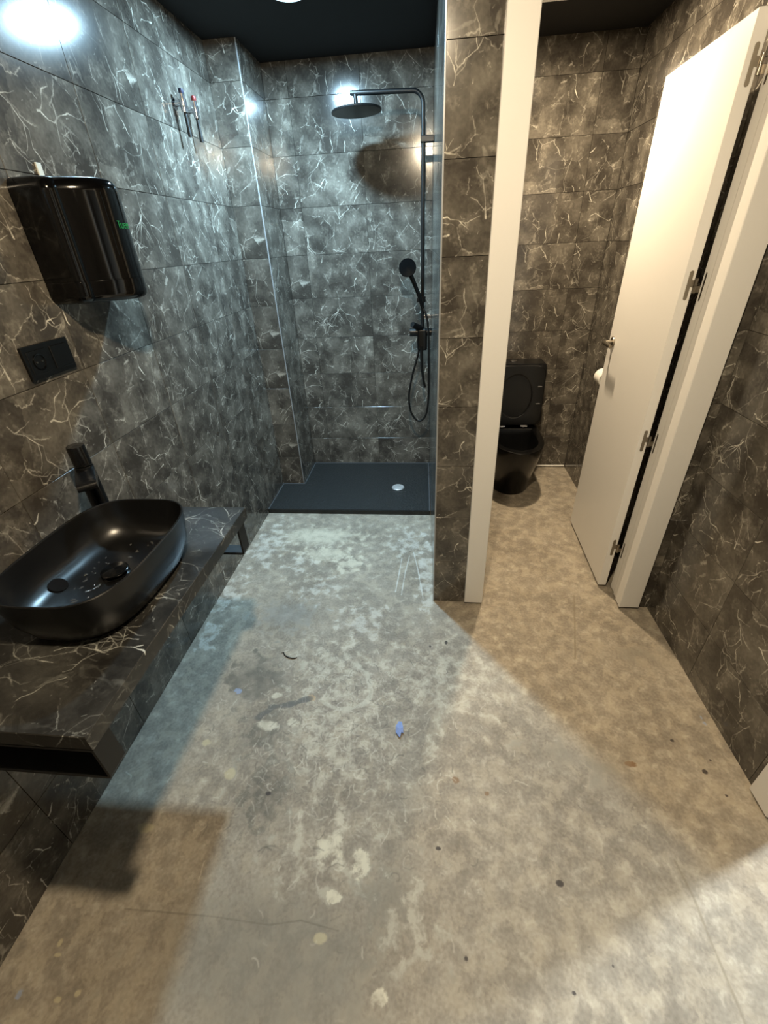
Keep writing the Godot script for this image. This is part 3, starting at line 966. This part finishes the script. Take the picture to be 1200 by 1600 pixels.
func dispenser() -> void:
	var zc := -1.442
	var t := thing("paper_towel_dispenser", "glossy black paper towel dispenser mounted on the left marble wall", "dispenser", Vector3(LEFT, 1.435, zc))
	# plan of the cover: flat back on the wall, bowed front with round corners; slightly narrower to the bottom
	var plan := func(w: float, d: float) -> Array:
		var out := []
		var r := 0.03
		var bow := 0.085
		for k in 9:
			var a := PI / 2 * k / 8
			out.append(Vector2(d - bow - r + r * sin(a), w - r + r * cos(a)))
		for k in range(1, 24):
			var q := -1.0 + 2.0 * k / 24.0
			out.append(Vector2(d - bow * pow(absf(q), 2.0), -q * (w - r)))
		for k in 9:
			var a := PI / 2 * (8 - k) / 8
			out.append(Vector2(d - bow - r + r * sin(a), -(w - r + r * cos(a))))
		out.push_front(Vector2(0.001, w))
		out.append(Vector2(0.001, -w))
		return out
	var b := MB.new()
	var rings := []
	for lv in [[0.0, 0.018], [0.004, 0.008], [0.012, 0.002], [0.022, 0.0], [0.055, 0.0], [0.0555, 0.0012], [0.0575, 0.0012], [0.058, 0.0], [0.268, 0.0], [0.284, 0.003], [0.294, 0.010], [0.299, 0.02], [0.300, 0.032]]:
		var ring := []
		for p in plan.call(0.142 - lv[1], 0.2 - lv[1]):
			ring.append(Vector3(p.x, lv[0], p.y))
		rings.append(ring)
	b.loft(rings)
	part("cover", b, mat(Color(0.025, 0.025, 0.027), 0.1, 0.0, 0.5), t, 35.0)
	b = MB.new()   # lock on the top
	b.lathe([[0.0, 0.0], [0.009, 0.0], [0.009, 0.0025], [0.0, 0.003]], Vector3(0.06, 0.2995, 0.0), 20)
	part("lock", b, M.chrome, t)
	b = MB.new()   # white hanging tab showing above the cover
	b.box(Vector3(0.003, 0.322, 0.002), Vector3(0.005, 0.042, 0.02), 0.001)
	part("hanging_tab", b, mat(Color(0.8, 0.79, 0.74), 0.5), t, 40.0, "small white plastic tab")
	b = MB.new()   # thin upright seam strip on the front
	b.box(Vector3(0.184, 0.19, 0.045), Vector3(0.006, 0.15, 0.0015))
	part("seam_strip", b, M.black_matt, t)
	var tm := TextMesh.new()
	var sf := SystemFont.new()
	sf.font_names = PackedStringArray(["Droid Sans"])
	tm.font = sf
	tm.text = "Tuee"
	tm.font_size = 20
	tm.pixel_size = 0.0012
	tm.depth = 0.001
	tm.curve_step = 2.0
	var o := MeshInstance3D.new()
	o.name = "logo_lettering"
	o.mesh = tm
	tm.material = M.green
	o.transform = Transform3D(Basis(Vector3(0, 0, -1), Vector3(0, 1, 0), Vector3(1, 0, 0)), Vector3(0.1995, 0.19, 0.004))
	o.set_meta("label", "small green lettering")
	t.add_child(o)

func socket() -> void:
	var t := thing("wall_socket", "black double socket and switch plate on the left wall above the basin", "socket", Vector3(LEFT, 1.309, -1.2))
	var b := MB.new()
	b.box(Vector3(0.005, 0, 0), Vector3(0.009, 0.088, 0.172), 0.002, 2)
	part("frame", b, M.black_matt, t)
	b = MB.new()
	b.box(Vector3(0.0105, 0, -0.042), Vector3(0.004, 0.062, 0.066), 0.0015)
	part("rocker", b, M.black_matt, t)
	b = MB.new()
	b.box(Vector3(0.0095, 0, 0.042), Vector3(0.003, 0.062, 0.066), 0.001)
	var i := part("insert", b, M.black_matt, t)
	b = MB.new()
	b.lathe([[0.0, -0.004], [0.016, -0.004], [0.019, 0.0], [0.0215, 0.0015], [0.0215, 0.0025], [0.019, 0.003], [0.017, 0.0], [0.0, 0.0]], Vector3(0.0105, 0, 0.042), 28, Basis(Vector3(0, 0, 1), -PI / 2))
	part("well", b, M.black_gloss, i)
	b = MB.new()
	for s in [-1.0, 1.0]:
		b.tube([Vector3(0.0105, 0, 0.042 + s * 0.0095), Vector3(0.0125, 0, 0.042 + s * 0.0095)], 0.0025, 10)
	part("contact", b, M.nickel, i)

func valves() -> void:
	var spots := [[2.085, -2.39, "blue", "chrome stop valve with dark blue cap on the left wall"], [2.085, -2.505, "red", "chrome stop valve with red cap on the left wall, beside the pillar"]]
	for s in spots:
		var t := thing("stop_valve", s[3], "valve", Vector3(LEFT, s[0], s[1]), "pair of stop valves high on the left wall")
		var b := MB.new()
		b.lathe([[0.0, 0.0], [0.021, 0.0], [0.02, 0.004], [0.012, 0.006], [0.012, 0.05], [0.0, 0.05]], Vector3.ZERO, 20, Basis(Vector3(0, 0, 1), -PI / 2))
		part("wall_stub", b, M.chrome, t)
		b = MB.new()
		b.lathe([[0.0, -0.03], [0.0125, -0.03], [0.0125, -0.014], [0.015, -0.011], [0.015, 0.013], [0.0105, 0.016], [0.0105, 0.03], [0.0, 0.03]], Vector3(0.04, 0, 0), 20)
		part("body", b, M.chrome, t)
		b = MB.new()
		b.lathe([[0.0, 0.03], [0.010, 0.03], [0.011, 0.032], [0.011, 0.043], [0.009, 0.046], [0.0, 0.046]], Vector3(0.04, 0, 0), 12)
		part("cap", b, M.blue_cap if s[2] == "blue" else M.red_cap, t)
		b = MB.new()  # tail made black to take in the shadow below the valve
		b.lathe([[0.0, -0.11], [0.008, -0.11], [0.0085, -0.09], [0.007, -0.088], [0.007, -0.03], [0.0, -0.03]], Vector3(0.04, 0, 0), 14)
		part("dark_tail", b, M.black_steel, t)

func d_ring(cx: float, back: float, front: float, hw: float, y: float, sq := 0.5) -> Array:
	# D-shaped outline: flat towards the wall, round towards the room (+z)
	var out := []
	var mid := lerpf(back, front, 1.0 - sq)
	for k in 25:
		var a := PI * k / 24.0
		out.append(Vector3(cx + hw * cos(a), y, mid + (front - mid) * pow(sin(a), 0.9)))
	for k in 5:
		out.append(Vector3(cx - hw, y, lerpf(mid, back, (k + 1) / 6.0)))
	for k in 7:
		out.append(Vector3(cx - hw + 2 * hw * k / 6.0, y, back))
	for k in 5:
		out.append(Vector3(cx + hw, y, lerpf(back, mid, (k + 1) / 6.0)))
	return out

func toilet() -> void:
	var cx := 0.585
	var t := thing("toilet", "black close-coupled toilet with seat and lid raised", "toilet", Vector3(cx, 0, -2.9))
	var b := MB.new()
	var rings := []
	# outer pan from the floor up to the rim, then the inside of the bowl
	for r in [[-0.295, 0.150, 0.132, 0.0], [-0.295, 0.156, 0.135, 0.008], [-0.295, 0.195, 0.144, 0.1], [-0.295, 0.25, 0.157, 0.2], [-0.295, 0.31, 0.169, 0.3], [-0.295, 0.335, 0.174, 0.36], [-0.295, 0.345, 0.176, 0.39], [-0.293, 0.345, 0.175, 0.398], [-0.29, 0.338, 0.17, 0.402]]:
		rings.append(d_ring(0, r[0], r[1], r[2], r[3], 0.45))
	for r in [[-0.08, 0.298, 0.132, 0.402], [-0.075, 0.294, 0.128, 0.396], [-0.07, 0.288, 0.126, 0.36], [-0.05, 0.26, 0.112, 0.28], [-0.02, 0.19, 0.08, 0.21], [0.02, 0.12, 0.04, 0.17]]:
		rings.append(d_ring(0, r[0], r[1], r[2], r[3], 0.5))
	b.loft(rings)
	part("pan", b, M.toilet, t, 50.0)
	b = MB.new()
	b.box(Vector3(0, 0.602, -0.216), Vector3(0.35, 0.398, 0.158), 0.018, 4)
	part("cistern", b, M.black_ceramic, t)
	b = MB.new()
	b.box(Vector3(0, 0.814, -0.214), Vector3(0.366, 0.03, 0.168), 0.01, 3)
	var l := part("cistern_lid", b, M.black_ceramic, t)
	b = MB.new()
	b.lathe([[0.0, 0.0], [0.024, 0.0], [0.024, 0.006], [0.02, 0.009], [0.0, 0.009]], Vector3(-0.02, 0.828, -0.21), 24)
	part("flush_button", b, M.chrome, l)
	# lid standing up against the cistern, seat ring in front of it
	var lean := Transform3D(Basis(Vector3(1, 0, 0), -0.05), Vector3(0, 0.415, -0.095))
	b = MB.new()
	b.extrude(rrect(0.184, 0.206, 0.03, 5), -0.016, 0.0, lean * Transform3D(Basis.IDENTITY, Vector3(0, 0.214, 0)))
	part("seat_lid", b, M.black_ceramic, t, 30.0)
	b = MB.new()
	var hole := []
	var edge := []
	var n := 48
	for k in n:
		var a := TAU * k / n
		hole.append(Vector2(0.105 * cos(a), 0.208 + 0.145 * sin(a)))
		var d := Vector2(cos(a), sin(a))
		var q := 1.0 / pow(pow(absf(d.x) / 0.18, 7.0) + pow(absf(d.y) / 0.2, 7.0), 1.0 / 7.0)
		edge.append(Vector2(0, 0.212) + d * q)
	rings = []
	for s in [[0.0, 0.002, 0.0], [0.0, 0.014, 0.0], [0.004, 0.018, 0.0], [1.0, 0.018, 0.006], [1.0, 0.014, 0.0], [1.0, 0.002, 0.0], [0.0, 0.002, 0.0]]:
		var ring := []
		for k in n:
			var h: Vector2 = hole[k]
			var e: Vector2 = edge[k]
			var p := e.lerp(h, s[0]) if s[0] > 0.5 else e.lerp(h, 0.0 if s[0] == 0.0 else 0.05)
			if s[2] > 0.0:
				p = h.lerp(e, 0.12)
			ring.append(lean * Vector3(p.x, p.y, s[1]))
		rings.append(ring)
	b.loft(rings, false, false)
	var seat := part("seat_ring", b, M.black_ceramic, t, 35.0)
	for y in [0.16, 0.275]:
		for s in [-1.0, 1.0]:
			b = MB.new()
			b.box(lean * Vector3(s * 0.148, y, 0.021), Vector3(0.028, 0.008, 0.006), 0.002)
			part("bumper", b, M.rubber, seat, 40.0, "grey rubber bumper")
	for s in [-1.0, 1.0]:
		b = MB.new()
		b.tube([Vector3(s * 0.075 - 0.022, 0.415, -0.088), Vector3(s * 0.075 + 0.022, 0.415, -0.088)], 0.010, 14)
		b.box(Vector3(s * 0.075, 0.407, -0.088), Vector3(0.02, 0.016, 0.02), 0.002)
		part("seat_hinge", b, M.chrome, seat)

func toilet_roll() -> void:
	var at := Vector3(1.006, 0.83, -2.66)
	var t := thing("toilet_roll_holder", "metal toilet roll holder on the cubicle's right wall behind the door", "holder", Vector3(RIGHT, 0.83, -2.66))
	var b := MB.new()
	b.lathe([[0.0, 0.0], [0.022, 0.0], [0.022, 0.006], [0.009, 0.008], [0.008, 0.05], [0.0, 0.054]], Vector3(-0.001, 0.0, -0.075), 20, Basis(Vector3(0, 0, 1), PI / 2))
	part("arm", b, M.nickel, t)
	b = MB.new()
	b.tube([Vector3(-0.049, 0, -0.081), Vector3(-0.049, 0, 0.058)], 0.006, 14)
	part("bar", b, M.nickel, t)
	t = thing("toilet_roll", "white toilet paper roll peeking out behind the open door", "toilet roll", at)
	b = MB.new()
	var turn := Basis(Vector3(1, 0, 0), PI / 2)
	b.lathe([[0.016, -0.04], [0.042, -0.045], [0.044, -0.043], [0.044, 0.043], [0.042, 0.045], [0.018, 0.04], [0.016, 0.037], [0.016, -0.037], [0.016, -0.04]], Vector3.ZERO, 32, turn, false)
	part("paper", b, M.paper, t)
	b = MB.new()
	b.lathe([[0.013, -0.047], [0.0156, -0.047], [0.0156, 0.047], [0.013, 0.047], [0.013, -0.047]], Vector3.ZERO, 24, turn, false)
	part("core", b, mat(Color(0.55, 0.45, 0.33), 0.9), t)

func litter() -> void:
	# crumpled scrap of blue paper
	var st := MB.new()
	var top := []
	var bot := []
	var o := Vector3(-0.0957, 0.0, -0.954)
	var pts := [[-0.004, -0.034, 0.006], [0.008, -0.03, 0.010], [0.014, -0.008, 0.012], [0.016, 0.012, 0.006], [0.009, 0.010, 0.011], [0.004, 0.03, 0.007], [-0.003, 0.024, 0.010], [-0.013, 0.008, 0.005], [-0.014, -0.01, 0.012]]
	for p in pts:
		top.append(Vector3(p[0], p[2] + 0.0012, p[1]))
		bot.append(Vector3(p[0], p[2] - 0.0008 - 0.004 * absf(p[0]) / 0.016, p[1]))
	st.loft([bot, top])
	for k in st.v.size():
		if absf(st.v[k].x) < 0.004 and absf(st.v[k].z) < 0.01:
			st.v[k].y = 0.014 if st.v[k].y > 0.008 else 0.001
	var m := part("paper_scrap", st, M.blue, self, 10.0)
	m.position = o
	tag(m, "small crumpled scrap of blue paper on the concrete floor", "paper scrap")
	st = MB.new()
	st.tube([Vector3(-0.045, 0.002, -0.016), Vector3(-0.036, 0.003, -0.018), Vector3(-0.028, 0.003, -0.004), Vector3(-0.008, 0.003, 0.008), Vector3(0.012, 0.004, 0.012), Vector3(0.024, 0.002, 0.010), Vector3(0.032, 0.002, 0.005)], [0.0014, 0.0022, 0.0026, 0.003, 0.0026, 0.0032, 0.0016], 6)
	m = part("dark_thread", st, M.twig, self)
	m.position = Vector3(-0.6, 0.0005, -1.27)
	tag(m, "short dark thread lying on the floor near the counter", "thread")
